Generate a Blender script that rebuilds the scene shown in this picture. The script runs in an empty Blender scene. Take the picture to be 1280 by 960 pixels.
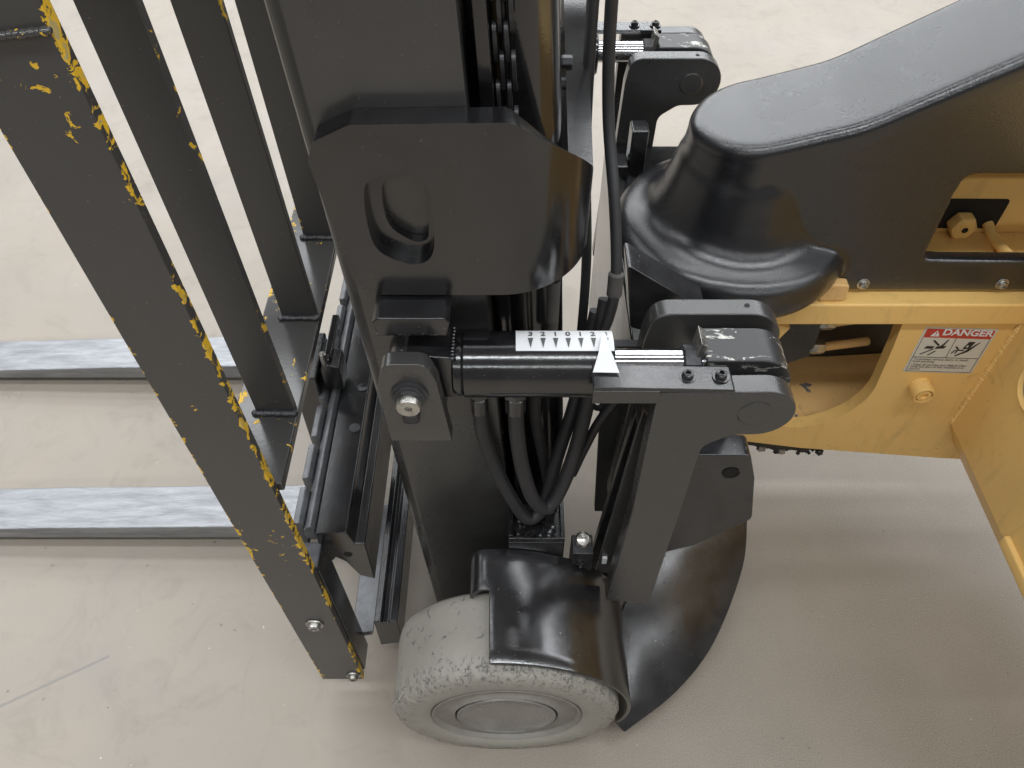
import bpy, bmesh, math, random
from mathutils import Vector, Matrix
R = math.radians
random.seed(7)
scene = bpy.context.scene
col = scene.collection

# ------------------------------------------------------------------ camera
cam_d = bpy.data.cameras.new('camera')
cam = bpy.data.objects.new('camera', cam_d); col.objects.link(cam)
cam.location = (0, 0, 1.40)
cam.rotation_euler = (R(90 - 49.5), 0, 0)
cam_d.sensor_width = 36.0
cam_d.lens = 36.0 * 980 / 1280
cam_d.clip_start = 0.02; cam_d.clip_end = 200
scene.camera = cam

# ------------------------------------------------------------------ light
world = bpy.data.worlds.new('World'); scene.world = world; world.use_nodes = True
bg = world.node_tree.nodes['Background']
bg.inputs[0].default_value = (1.0, 0.955, 0.90, 1); bg.inputs[1].default_value = 0.13
def area(loc, sx, sy, power, color=(0.94, 0.97, 1.0), target=None):
    d = bpy.data.lights.new('ceiling_and_fill_lamp', 'AREA'); d.shape = 'RECTANGLE'
    d.size = sx; d.size_y = sy; d.energy = power; d.color = color
    o = bpy.data.objects.new('ceiling_and_fill_lamp', d); col.objects.link(o); o.location = loc
    return o
# continuous rows of ceiling strip lights, 4.6 m up, running across the picture; first and third are added as fill light
for y, w, p in ((-4.2, 0.35, 190), (-0.8, 0.30, 250), (1.5, 0.35, 150), (3.8, 0.75, 200), (5.6, 0.6, 150), (7.4, 0.9, 330), (9.3, 0.8, 300), (11.4, 0.8, 300), (13.8, 0.8, 290)):
    area((0.4, y, 4.6), 16.0, w, p)
vs = scene.view_settings
vs.view_transform = 'Standard'; vs.look = 'None'; vs.exposure = 0.24; vs.gamma = 1.0; vs.use_curve_mapping = False

# ------------------------------------------------------------------ materials
MATS = {}
def new_mat(name):
    m = bpy.data.materials.new(name); m.use_nodes = True
    nt = m.node_tree; b = nt.nodes['Principled BSDF']
    MATS[name] = m
    return m, nt, b
def nd(nt, t, **kw):
    n = nt.nodes.new(t)
    for k, v in kw.items(): setattr(n, k, v)
    return n
def coords(nt, scale=(1, 1, 1), out='Object'):
    tc = nd(nt, 'ShaderNodeTexCoord'); mp = nd(nt, 'ShaderNodeMapping')
    mp.inputs['Scale'].default_value = scale
    nt.links.new(tc.outputs[out], mp.inputs[0]); return mp.outputs[0]
def noise(nt, vec, scale, detail=4, rough=0.55, dist=0.0):
    n = nd(nt, 'ShaderNodeTexNoise'); n.inputs['Scale'].default_value = scale
    n.inputs['Detail'].default_value = detail; n.inputs['Roughness'].default_value = rough
    n.inputs['Distortion'].default_value = dist
    nt.links.new(vec, n.inputs['Vector']); return n.outputs['Fac']
def ramp(nt, fac, stops):
    r = nd(nt, 'ShaderNodeValToRGB'); e = r.color_ramp.elements
    while len(e) > 1: e.remove(e[-1])
    e[0].position = stops[0][0]; e[0].color = (*stops[0][1], 1) if not isinstance(stops[0][1], (int, float)) else (stops[0][1],) * 3 + (1,)
    for p, c in stops[1:]:
        k = e.new(p); k.color = (*c, 1) if not isinstance(c, (int, float)) else (c, c, c, 1)
    nt.links.new(fac, r.inputs[0]); return r.outputs[0]
def mixc(nt, fac, a, b):
    m = nd(nt, 'ShaderNodeMix', data_type='RGBA')
    for s, v in ((0, fac), (6, a), (7, b)):
        if isinstance(v, (int, float)): m.inputs[s].default_value = v
        elif isinstance(v, tuple): m.inputs[s].default_value = (*v, 1)
        else: nt.links.new(v, m.inputs[s])
    return m.outputs[2]
def math_n(nt, op, a, b=None, clamp=False):
    m = nd(nt, 'ShaderNodeMath', operation=op); m.use_clamp = clamp
    for i, v in enumerate((a, b)):
        if v is None: continue
        if isinstance(v, (int, float)): m.inputs[i].default_value = v
        else: nt.links.new(v, m.inputs[i])
    return m.outputs[0]
def bump(nt, b, h, strength, dist=0.01):
    n = nd(nt, 'ShaderNodeBump'); n.inputs['Strength'].default_value = strength; n.inputs['Distance'].default_value = dist
    nt.links.new(h, n.inputs['Height']); nt.links.new(n.outputs[0], b.inputs['Normal']); return n

def black_paint(name, *, spec=1.0, **k): return black_paint_(name, spec, **k)
def black_paint_(name, spec, base=(0.011, 0.011, 0.012), rough=(0.22, 0.42), peel=0.12, dust=0.10, peel_scale=420):
    m, nt, b = new_mat(name); v = coords(nt)
    n1 = noise(nt, v, 9, 5, 0.6)
    sp = noise(nt, v, 330, 2, 0.5)
    spm = ramp(nt, sp, [(0.70, 0.0), (0.76, 1.0)])
    spm = math_n(nt, 'MULTIPLY', spm, ramp(nt, noise(nt, v, 17, 3), [(0.45, 0.0), (0.7, 1.0)]))
    spm = math_n(nt, 'MULTIPLY', spm, dust * 4, True)
    haze = ramp(nt, noise(nt, v, 14, 6, 0.65, 0.6), [(0.38, 0.0), (0.72, 1.0)])
    c = mixc(nt, math_n(nt, 'MULTIPLY', haze, dust), base, (0.10, 0.10, 0.098))
    c = mixc(nt, spm, c, (0.28, 0.27, 0.25))
    b.inputs['Specular IOR Level'].default_value = spec
    # fine scuffs
    sv = coords(nt, (18, 18, 170)); sc = ramp(nt, noise(nt, sv, 3.2, 3, 0.5, 0.4), [(0.70, 0.0), (0.74, 1.0)])
    sc = math_n(nt, 'MULTIPLY', sc, ramp(nt, noise(nt, v, 11, 2), [(0.56, 0.0), (0.66, 0.5)]))
    c = mixc(nt, math_n(nt, 'MULTIPLY', sc, 0.35), c, (0.16, 0.15, 0.14))
    nt.links.new(c, b.inputs['Base Color'])
    nt.links.new(ramp(nt, n1, [(0.3, rough[0]), (0.75, rough[1])]), b.inputs['Roughness'])
    h = math_n(nt, 'ADD', noise(nt, v, peel_scale, 2), math_n(nt, 'MULTIPLY', noise(nt, v, 60, 3), 0.8))
    bump(nt, b, h, peel, 0.002)
    return m
black_paint('black_paint', base=(0.008, 0.008, 0.0088), rough=(0.10, 0.22), peel=0.035)
black_paint('black_satin', base=(0.036, 0.035, 0.0342), rough=(0.20, 0.34), peel=0.03, dust=0.10)
black_paint('black_worn', base=(0.008, 0.008, 0.0092), rough=(0.12, 0.28), peel=0.06, dust=0.22)
black_paint('plate_black', base=(0.011, 0.0115, 0.0135), rough=(0.16, 0.32), peel=0.05, dust=0.30)
black_paint('dull_black', base=(0.012, 0.012, 0.013), rough=(0.5, 0.7), peel=0.15, dust=0.2)

def plastic():
    m, nt, b = new_mat('cover_plastic'); v = coords(nt)
    b.inputs['Base Color'].default_value = (0.013, 0.0135, 0.0155, 1); b.inputs['Specular IOR Level'].default_value = 1.0
    nt.links.new(ramp(nt, noise(nt, v, 12, 4), [(0.3, 0.22), (0.7, 0.32)]), b.inputs['Roughness'])
    h = math_n(nt, 'ADD', noise(nt, v, 520, 2, 0.6), math_n(nt, 'MULTIPLY', noise(nt, v, 18, 3), 0.3))
    bump(nt, b, h, 0.15, 0.002)
plastic()

def chipped(name, edge_gain, base_thr, flat=0.0):
    """black over yellow: the top coat is knocked off along the corners (uv.x runs across the bar, uv.y along it in metres)"""
    m, nt, b = new_mat(name)
    uv = nd(nt, 'ShaderNodeTexCoord'); sx = nd(nt, 'ShaderNodeSeparateXYZ'); nt.links.new(uv.outputs['UV'], sx.inputs[0])
    u = sx.outputs[0]
    e = math_n(nt, 'ABSOLUTE', math_n(nt, 'MINIMUM', u, math_n(nt, 'SUBTRACT', 1.0, u)))
    edge = nd(nt, 'ShaderNodeMapRange'); edge.inputs[1].default_value = 0.0; edge.inputs[2].default_value = 0.10
    edge.inputs[3].default_value = 1.0; edge.inputs[4].default_value = 0.0; nt.links.new(e, edge.inputs[0])
    v = coords(nt)
    n1 = noise(nt, v, 62, 5, 0.64, 0.6); n2 = noise(nt, v, 6.5, 3, 0.6)
    val = math_n(nt, 'ADD', math_n(nt, 'ADD', n1, math_n(nt, 'MULTIPLY', edge.outputs[0], edge_gain)), math_n(nt, 'MULTIPLY', n2, 0.9))
    val = math_n(nt, 'MULTIPLY', val, 0.5); base_thr *= 0.5
    chip = ramp(nt, val, [(base_thr, 0.0), (base_thr + 0.005, 1.0)])
    prim = ramp(nt, val, [(base_thr + 0.05, 0.0), (base_thr + 0.065, 1.0)])
    v2 = coords(nt)
    yel = mixc(nt, noise(nt, v2, 40, 3), (0.84, 0.53, 0.015), (0.76, 0.45, 0.03))
    yel = mixc(nt, prim, yel, (0.50, 0.40, 0.16))
    blk = mixc(nt, noise(nt, v2, 6, 4), (0.044, 0.042, 0.0405), (0.060, 0.0575, 0.055))
    sp = ramp(nt, noise(nt, v2, 260, 2), [(0.72, 0.0), (0.76, 0.6)])
    blk = mixc(nt, sp, blk, (0.2, 0.19, 0.17))
    nt.links.new(mixc(nt, chip, blk, yel), b.inputs['Base Color'])
    nt.links.new(mixc(nt, chip, ((flat or 0.36),) * 3, (0.55,) * 3), b.inputs['Roughness']); b.inputs['Specular IOR Level'].default_value = 0.7
    h = math_n(nt, 'SUBTRACT', math_n(nt, 'MULTIPLY', noise(nt, v2, 300, 2), 0.15), chip)
    bump(nt, b, h, 0.35, 0.0012)
chipped('chipped_end_bar', 0.22, 1.16)
chipped('chipped_bar', 0.15, 1.265)
chipped('chipped_rail', 0.05, 1.10, 0.14)

def yellow():
    m, nt, b = new_mat('yellow_paint'); v = coords(nt)
    c = mixc(nt, noise(nt, v, 5, 4), (0.88, 0.575, 0.20), (0.84, 0.54, 0.18))
    gr = ramp(nt, noise(nt, v, 16, 6, 0.68, 0.5), [(0.60, 0.0), (0.80, 1.0)])
    c = mixc(nt, math_n(nt, 'MULTIPLY', gr, 0.5), c, (0.30, 0.19, 0.07))
    st = ramp(nt, noise(nt, coords(nt, (1, 1, 0.25)), 34, 5, 0.65, 0.4), [(0.55, 0.0), (0.72, 0.30)])
    c = mixc(nt, st, c, (0.42, 0.27, 0.10))
    sp = ramp(nt, noise(nt, v, 130, 3, 0.6), [(0.735, 0.0), (0.76, 1.0)])
    c = mixc(nt, math_n(nt, 'MULTIPLY', sp, 0.8), c, (0.04, 0.03, 0.02))
    nt.links.new(c, b.inputs['Base Color'])
    nt.links.new(ramp(nt, noise(nt, v, 20, 3), [(0.3, 0.34), (0.7, 0.5)]), b.inputs['Roughness'])
    bump(nt, b, math_n(nt, 'ADD', noise(nt, v, 300, 2), math_n(nt, 'MULTIPLY', noise(nt, v, 30, 3), 1.0)), 0.10, 0.002)
yellow()
def yellow_grimy():
    m, nt, b = new_mat('yellow_grimy'); v = coords(nt)
    c = mixc(nt, noise(nt, v, 7, 4), (0.80, 0.51, 0.21), (0.70, 0.43, 0.16))
    fl = ramp(nt, noise(nt, v, 30, 3, 0.5, 0.3), [(0.66, 0.0), (0.67, 1.0)])
    c = mixc(nt, fl, c, (0.16, 0.155, 0.15))
    gr = ramp(nt, noise(nt, v, 24, 6, 0.7, 0.8), [(0.58, 0.0), (0.80, 1.0)])
    c = mixc(nt, math_n(nt, 'MULTIPLY', gr, 0.8), c, (0.035, 0.026, 0.016))
    nt.links.new(c, b.inputs['Base Color']); b.inputs['Roughness'].default_value = 0.55
    bump(nt, b, math_n(nt, 'SUBTRACT', noise(nt, v, 90, 4), fl), 0.35, 0.002)
yellow_grimy()

def metal(name, base, rough, mott=0.15, scale=20, stretch=(1, 1, 1), bumps=0.1, metallic=1.0, dark=0.5):
    m, nt, b = new_mat(name); v = coords(nt, stretch)
    n = noise(nt, v, scale, 6, 0.65, 0.4)
    d = tuple(x * dark for x in base)
    nt.links.new(mixc(nt, ramp(nt, n, [(0.35, 0.0), (0.68, 1.0)]), d, base), b.inputs['Base Color'])
    b.inputs['Metallic'].default_value = metallic
    nt.links.new(ramp(nt, noise(nt, v, scale * 2, 3), [(0.3, max(0.03, rough - mott)), (0.7, rough + mott)]), b.inputs['Roughness'])
    bump(nt, b, noise(nt, v, scale * 6, 3), bumps, 0.002)
metal('fork_steel', (0.40, 0.41, 0.43), 0.40, 0.12, 70, (0.16, 1, 1), 0.3, 0.7, 0.62)
metal('chrome', (0.78, 0.79, 0.81), 0.09, 0.03, 15, (1, 1, 1), 0.02, 1.0, 0.9)
metal('bolt_steel', (0.55, 0.53, 0.49), 0.35, 0.1, 60, (1, 1, 1), 0.1, 0.9, 0.45)
metal('zinc', (0.62, 0.60, 0.56), 0.3, 0.1, 60, (1, 1, 1), 0.1, 0.9, 0.6)
metal('dark_steel', (0.10, 0.10, 0.105), 0.38, 0.1, 40, (1, 1, 1), 0.2, 0.6, 0.4)
metal('grey_paint', (0.20, 0.205, 0.215), 0.35, 0.1, 30, (1, 1, 1), 0.15, 0.3, 0.6)

def simple(name, c, rough, metallic=0.0, bscale=None, bstr=0.1, var=0.15):
    m, nt, b = new_mat(name); v = coords(nt)
    nt.links.new(mixc(nt, noise(nt, v, 45, 4), tuple(x * (1 - var) for x in c), tuple(min(1, x * (1 + var)) for x in c)), b.inputs['Base Color'])
    b.inputs['Roughness'].default_value = rough; b.inputs['Metallic'].default_value = metallic
    if bscale: bump(nt, b, noise(nt, v, bscale, 3), bstr, 0.002)
simple('rubber_hose', (0.032, 0.032, 0.034), 0.5, 0, 260, 0.18, 0.3)
simple('old_hose', (0.09, 0.085, 0.078), 0.65, 0, 200, 0.3, 0.3)
simple('white_print', (0.78, 0.79, 0.80), 0.38, 0, 300, 0.05, 0.05)
simple('sticker_white', (0.66, 0.63, 0.55), 0.45, 0, 200, 0.05, 0.06)
simple('red_print', (0.52, 0.055, 0.035), 0.45, 0, None, 0, 0.08)
simple('black_print', (0.02, 0.018, 0.017), 0.5)
simple('grey_print', (0.10, 0.10, 0.10), 0.5)
simple('grease', (0.018, 0.014, 0.010), 0.45, 0, 150, 0.8, 0.5)
simple('void_black', (0.006, 0.006, 0.006), 0.7)

def worn_block():
    m, nt, b = new_mat('worn_block'); v = coords(nt, (0.6, 1.4, 1.4))
    w = ramp(nt, noise(nt, v, 42, 6, 0.68, 0.4), [(0.565, 0.0), (0.59, 1.0)])
    c = mixc(nt, w, (0.03, 0.03, 0.031), (0.55, 0.54, 0.50))
    nt.links.new(c, b.inputs['Base Color']); nt.links.new(mixc(nt, w, (0.36,) * 3, (0.45,) * 3), b.inputs['Roughness'])
    nt.links.new(math_n(nt, 'MULTIPLY', w, 0.6), b.inputs['Metallic'])
    bump(nt, b, math_n(nt, 'SUBTRACT', math_n(nt, 'MULTIPLY', noise(nt, v, 200, 2), 0.4), w), 0.3, 0.001)
worn_block()

def tyre_mat(name, side):
    m, nt, b = new_mat(name); v = coords(nt)
    d0 = nd(nt, 'ShaderNodeVectorMath', operation='SUBTRACT'); nt.links.new(v, d0.inputs[0]); d0.inputs[1].default_value = (-0.0085, 0.382, 0.171)
    sx = nd(nt, 'ShaderNodeSeparateXYZ'); nt.links.new(d0.outputs[0], sx.inputs[0])
    ang = math_n(nt, 'ARCTAN2', sx.outputs[2], sx.outputs[0])
    rad = math_n(nt, 'SQRT', math_n(nt, 'ADD', math_n(nt, 'MULTIPLY', sx.outputs[0], sx.outputs[0]), math_n(nt, 'MULTIPLY', sx.outputs[2], sx.outputs[2])))
    cb = nd(nt, 'ShaderNodeCombineXYZ'); nt.links.new(math_n(nt, 'MULTIPLY', ang, 24.0), cb.inputs[0])
    nt.links.new(math_n(nt, 'MULTIPLY', rad, 90.0), cb.inputs[1]); nt.links.new(math_n(nt, 'MULTIPLY', sx.outputs[1], 60.0), cb.inputs[2])
    pv = cb.outputs[0]
    c = mixc(nt, noise(nt, v, 22, 6, 0.7), (0.275, 0.258, 0.222), (0.36, 0.342, 0.302))
    tear = ramp(nt, noise(nt, pv, 1.3, 5, 0.62, 0.9), [(0.56, 0.0), (0.60, 1.0)])
    if side:
        zone = nd(nt, 'ShaderNodeMapRange', interpolation_type='SMOOTHSTEP'); zone.inputs[1].default_value = 0.128; zone.inputs[2].default_value = 0.160
        nt.links.new(math_n(nt, 'ADD', rad, math_n(nt, 'MULTIPLY', math_n(nt, 'SUBTRACT', noise(nt, pv, 0.5, 3), 0.5), 0.05)), zone.inputs[0])
        tear = math_n(nt, 'MULTIPLY', tear, zone.outputs[0])
        c = mixc(nt, ramp(nt, noise(nt, v, 30, 5, 0.65), [(0.42, 0.0), (0.72, 0.35)]), c, (0.27, 0.26, 0.235))
        c = mixc(nt, math_n(nt, 'MULTIPLY', tear, 0.75), c, (0.13, 0.123, 0.108))
        h = math_n(nt, 'SUBTRACT', math_n(nt, 'MULTIPLY', noise(nt, v, 110, 5, 0.7), 0.8), math_n(nt, 'MULTIPLY', tear, 1.2))
        bs = 0.45
    else:
        g1 = ramp(nt, noise(nt, v, 64, 5, 0.6, 1.2), [(0.62, 0.0), (0.65, 1.0)])
        sh = nd(nt, 'ShaderNodeMapRange', interpolation_type='SMOOTHSTEP'); sh.inputs[1].default_value = 0.046; sh.inputs[2].default_value = 0.016
        nt.links.new(math_n(nt, 'ADD', sx.outputs[1], math_n(nt, 'MULTIPLY', math_n(nt, 'SUBTRACT', noise(nt, pv, 0.6, 3), 0.5), 0.03)), sh.inputs[0])
        tear = math_n(nt, 'MULTIPLY', tear, sh.outputs[0])
        cr = math_n(nt, 'MAXIMUM', g1, tear)
        c = mixc(nt, math_n(nt, 'MULTIPLY', cr, 0.8), c, (0.12, 0.115, 0.103))
        h = math_n(nt, 'SUBTRACT', math_n(nt, 'MULTIPLY', noise(nt, v, 140, 3), 0.4), math_n(nt, 'MULTIPLY', cr, 1.5))
        bs = 0.5
    nt.links.new(c, b.inputs['Base Color']); b.inputs['Roughness'].default_value = 0.72
    bump(nt, b, h, bs, 0.003)
tyre_mat('tyre_tread', False); tyre_mat('tyre_side', True)
simple('dusty_rim', (0.235, 0.222, 0.195), 0.65, 0.0, 120, 0.5, 0.22)
metal('hub_metal', (0.36, 0.35, 0.33), 0.30, 0.08, 12, (1, 1, 1), 0.06, 0.6, 0.7)

def floor_mat():
    m, nt, b = new_mat('polished_concrete'); v = coords(nt)
    c = mixc(nt, noise(nt, v, 1.1, 4, 0.5), (0.318, 0.272, 0.220), (0.385, 0.337, 0.284))
    c = mixc(nt, ramp(nt, noise(nt, v, 3.2, 5, 0.6, 0.5), [(0.42, 0.0), (0.75, 0.6)]), c, (0.285, 0.27, 0.245))
    c = mixc(nt, ramp(nt, noise(nt, v, 7.5, 6, 0.7, 1.5), [(0.52, 0.0), (0.72, 0.60)]), c, (0.25, 0.222, 0.18))
    c = mixc(nt, ramp(nt, noise(nt, coords(nt, (1.0, 0.35, 1)), 26, 6, 0.75, 0.8), [(0.60, 0.0), (0.74, 0.35)]), c, (0.22, 0.21, 0.19))
    # coarser part of the slab to the right of the wheel: darker, sand grains show
    sp = nd(nt, 'ShaderNodeSeparateXYZ'); tc = nd(nt, 'ShaderNodeTexCoord'); nt.links.new(tc.outputs['Object'], sp.inputs[0])
    xx = math_n(nt, 'ADD', sp.outputs[0], math_n(nt, 'MULTIPLY', math_n(nt, 'SUBTRACT', noise(nt, v, 2.4, 4), 0.5), 0.7))
    mr = nd(nt, 'ShaderNodeMapRange', interpolation_type='SMOOTHSTEP'); mr.inputs[1].default_value = -1.05; mr.inputs[2].default_value = -0.55
    dv = nd(nt, 'ShaderNodeVectorMath', operation='DISTANCE'); nt.links.new(tc.outputs['Object'], dv.inputs[0]); dv.inputs[1].default_value = (0.75, 0.35, 0)
    dd = math_n(nt, 'ADD', dv.outputs['Value'], math_n(nt, 'MULTIPLY', math_n(nt, 'SUBTRACT', noise(nt, v, 2.4, 4), 0.5), 0.7))
    nt.links.new(math_n(nt, 'MULTIPLY', dd, -1.0), mr.inputs[0])
    g = noise(nt, v, 470, 4, 0.85)
    grain = ramp(nt, g, [(0.30, (0.08, 0.068, 0.052)), (0.47, (0.275, 0.243, 0.20)), (0.60, (0.335, 0.30, 0.25)), (0.70, (0.70, 0.66, 0.58))])
    amt = math_n(nt, 'MULTIPLY', math_n(nt, 'ADD', mr.outputs[0], 0.10), ramp(nt, noise(nt, v, 5, 4), [(0.3, 0.45), (0.6, 0.85)]), True)
    c = mixc(nt, amt, c, grain)
    # scattered dark and light specks
    s1 = ramp(nt, noise(nt, v, 75, 2, 0.4), [(0.755, 0.0), (0.775, 1.0)])
    c = mixc(nt, math_n(nt, 'MULTIPLY', s1, 0.6), c, (0.13, 0.12, 0.11))
    s2 = ramp(nt, noise(nt, coords(nt, (1, 1, 1)), 97, 2, 0.4, 0.2), [(0.785, 0.0), (0.80, 1.0)])
    c = mixc(nt, math_n(nt, 'MULTIPLY', s2, 0.6), c, (0.78, 0.76, 0.70))
    # the grey pencil of a tyre scuff on the slab at lower left
    d1 = nd(nt, 'ShaderNodeVectorMath', operation='SUBTRACT'); nt.links.new(tc.outputs['Object'], d1.inputs[0]); d1.inputs[1].default_value = (-0.83, 0.492, 0)
    rot = nd(nt, 'ShaderNodeVectorRotate', rotation_type='Z_AXIS'); nt.links.new(d1.outputs[0], rot.inputs[0]); rot.inputs['Angle'].default_value = R(-29)
    s3 = nd(nt, 'ShaderNodeSeparateXYZ'); nt.links.new(rot.outputs[0], s3.inputs[0])
    a = math_n(nt, 'LESS_THAN', math_n(nt, 'ABSOLUTE', s3.outputs[0]), 0.115)
    w = math_n(nt, 'LESS_THAN', math_n(nt, 'ADD', math_n(nt, 'ABSOLUTE', s3.outputs[1]), math_n(nt, 'MULTIPLY', noise(nt, v, 60, 2), 0.003)), 0.0042)
    c = mixc(nt, math_n(nt, 'MULTIPLY', math_n(nt, 'MULTIPLY', a, w), 0.6), c, (0.20, 0.195, 0.19))
    nt.links.new(c, b.inputs['Base Color'])
    nt.links.new(ramp(nt, noise(nt, v, 4, 5, 0.6), [(0.3, 0.34), (0.7, 0.55)]), b.inputs['Roughness'])
    h = math_n(nt, 'ADD', math_n(nt, 'MULTIPLY', math_n(nt, 'MULTIPLY', g, amt), 0.0), math_n(nt, 'MULTIPLY', noise(nt, v, 7, 3), 0.6))
    bump(nt, b, h, 0.010, 0.0015)
floor_mat()

# ------------------------------------------------------------------ mesh helpers
def link(name, me, mat, parent=None):
    o = bpy.data.objects.new(name, me); col.objects.link(o)
    if mat: me.materials.append(MATS[mat])
    if parent is not None:
        o.parent = parent
        o.matrix_parent_inverse = wm(parent).inverted()
    return o
def wm(o):
    m = o.matrix_basis.copy()
    if o.parent: m = wm(o.parent) @ o.matrix_parent_inverse @ m
    return m
def finish(bm, name, mat, parent=None, bev=0.0, seg=2, ang=40, smooth=True, tf=None, solid=None):
    bmesh.ops.recalc_face_normals(bm, faces=bm.faces)
    me = bpy.data.meshes.new(name)
    if tf:
        for v in bm.verts: v.co = Vector(tf(*v.co))
    bm.to_mesh(me); bm.free()
    if smooth:
        for p in me.polygons: p.use_smooth = True
        me.set_sharp_from_angle(angle=R(ang))
    o = link(name, me, mat, parent)
    if solid:
        s = o.modifiers.new('solid', 'SOLIDIFY'); s.thickness = solid[0]; s.offset = solid[1]; s.use_even_offset = True
    if bev:
        b = o.modifiers.new('bevel', 'BEVEL'); b.width = bev; b.segments = seg; b.limit_method = 'ANGLE'; b.angle_limit = R(ang); b.harden_normals = True
    return o
def fillet(poly, rad, n=6):
    """round the corners of a closed 2-D polygon; rad is one number or one for each corner"""
    out = []; N = len(poly)
    for i in range(N):
        r = rad[i] if isinstance(rad, (list, tuple)) else rad
        p0, p, p1 = Vector(poly[i - 1]), Vector(poly[i]), Vector(poly[(i + 1) % N])
        if r <= 0: out.append(tuple(p)); continue
        a, c = (p0 - p), (p1 - p)
        la, lc = a.length, c.length; a.normalize(); c.normalize()
        th = a.angle(c)
        t = min(r / max(1e-6, math.tan(th / 2)), la * 0.49, lc * 0.49)
        s, e = p + a * t, p + c * t
        for k in range(n + 1):
            u = k / n
            out.append(tuple((1 - u) ** 2 * s + 2 * u * (1 - u) * p + u * u * e))
    return out
def arc(cx, cz, r, a0, a1, n=14):
    return [(cx + r * math.cos(R(a0 + (a1 - a0) * k / n)), cz + r * math.sin(R(a0 + (a1 - a0) * k / n))) for k in range(n + 1)]
def closed_spline(pts, n=6):
    P = [Vector(p) for p in pts]; out = []; N = len(P)
    for i in range(N):
        a, b, c, d = P[i - 1], P[i], P[(i + 1) % N], P[(i + 2) % N]
        for k in range(n):
            t = k / n
            out.append(tuple(0.5 * (2 * b + (c - a) * t + (2 * a - 5 * b + 4 * c - d) * t * t + (3 * b - a - 3 * c + d) * t ** 3)))
    return out
AX = {'y': lambda a, b, w: (a, w, b), 'x': lambda a, b, w: (w, a, b), 'z': lambda a, b, w: (a, b, w)}
def plate_bm(outer, w0, w1, axis='y', holes=(), bm=None):
    """a flat plate: outline (and holes) in the two other axes, extruded along `axis` from w0 to w1"""
    bm = bm or bmesh.new(); f = AX[axis]
    tmp = bmesh.new(); edges = []
    for lp in [outer, *holes]:
        vs_ = [tmp.verts.new(f(a, b, w0)) for a, b in lp]
        edges += [tmp.edges.new((vs_[i], vs_[(i + 1) % len(vs_)])) for i in range(len(vs_))]
    if holes: bmesh.ops.triangle_fill(tmp, edges=edges, use_beauty=True)
    else: tmp.faces.new(tmp.verts[:])
    r = bmesh.ops.extrude_face_region(tmp, geom=tmp.faces[:])
    d = Vector(f(0, 0, w1 - w0))
    for g in r['geom']:
        if isinstance(g, bmesh.types.BMVert): g.co += d
    me = bpy.data.meshes.new('t'); tmp.to_mesh(me); tmp.free(); bm.from_mesh(me); bpy.data.meshes.remove(me)
    return bm
def plate(name, mat, parent, outer, w0, w1, axis='y', holes=(), bev=0.0015, seg=2, tf=None, ang=40):
    return finish(plate_bm(outer, w0, w1, axis, holes), name, mat, parent, bev, seg, ang, tf=tf)
def box_bm(x0, x1, y0, y1, z0, z1, bm=None):
    return plate_bm([(x0, z0), (x1, z0), (x1, z1), (x0, z1)], y0, y1, 'y', (), bm)
def box(name, mat, parent, x0, x1, y0, y1, z0, z1, bev=0.0015, seg=2, tf=None):
    return finish(box_bm(x0, x1, y0, y1, z0, z1), name, mat, parent, bev, seg, tf=tf)
def frame_of(d):
    d = Vector(d).normalized()
    a = Vector((0, 0, 1)) if abs(d.z) < 0.9 else Vector((1, 0, 0))
    u = d.cross(a).normalized(); return u, d.cross(u).normalized(), d
def lathe_bm(profile, c, axis, n=48, bm=None, cap=True):
    """profile: (radius, along) pairs about the axis through c"""
    bm = bm or bmesh.new(); u, w, d = frame_of(axis); c = Vector(c); rings = []
    for r, t in profile:
        rings.append([bm.verts.new(c + d * t + (u * math.cos(2 * math.pi * k / n) + w * math.sin(2 * math.pi * k / n)) * r) for k in range(n)])
    for i in range(len(rings) - 1):
        for k in range(n):
            bm.faces.new((rings[i][k], rings[i][(k + 1) % n], rings[i + 1][(k + 1) % n], rings[i + 1][k]))
    if cap:
        bm.faces.new(rings[0][::-1]); bm.faces.new(rings[-1])
    return bm
def lathe(name, mat, parent, profile, c, axis, n=48, ang=35, bev=0, tf=None):
    return finish(lathe_bm(profile, c, axis, n), name, mat, parent, bev, 2, ang, tf=tf)
def rod_prof(r, L, b=0.0015): return [(r - b, 0), (r, b), (r, L - b), (r - b, L)]
def catmull(pts, n=8):
    P = [Vector(p) for p in pts]; P = [2 * P[0] - P[1]] + P + [2 * P[-1] - P[-2]]; out = []
    for i in range(1, len(P) - 2):
        for k in range(n):
            t = k / n; a, b, c, d = P[i - 1], P[i], P[i + 1], P[i + 2]
            out.append(0.5 * (2 * b + (c - a) * t + (2 * a - 5 * b + 4 * c - d) * t * t + (3 * b - a - 3 * c + d) * t ** 3))
    out.append(P[-2]); return out
def tube_bm(pts, r, n=14, k=8, bm=None, jitter=0.0):
    bm = bm or bmesh.new(); P = catmull(pts, k) if k else [Vector(p) for p in pts]
    rings = []; u = None
    for i, p in enumerate(P):
        d = (P[min(i + 1, len(P) - 1)] - P[max(i - 1, 0)]).normalized()
        if u is None: u = frame_of(d)[0]
        u = (u - d * u.dot(d)).normalized(); w = d.cross(u)
        rr = r * (1 + random.uniform(-jitter, jitter))
        rings.append([bm.verts.new(p + (u * math.cos(2 * math.pi * j / n) + w * math.sin(2 * math.pi * j / n)) * rr) for j in range(n)])
    for i in range(len(rings) - 1):
        for j in range(n):
            bm.faces.new((rings[i][j], rings[i][(j + 1) % n], rings[i + 1][(j + 1) % n], rings[i + 1][j]))
    bm.faces.new(rings[0][::-1]); bm.faces.new(rings[-1]); return bm
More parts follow.
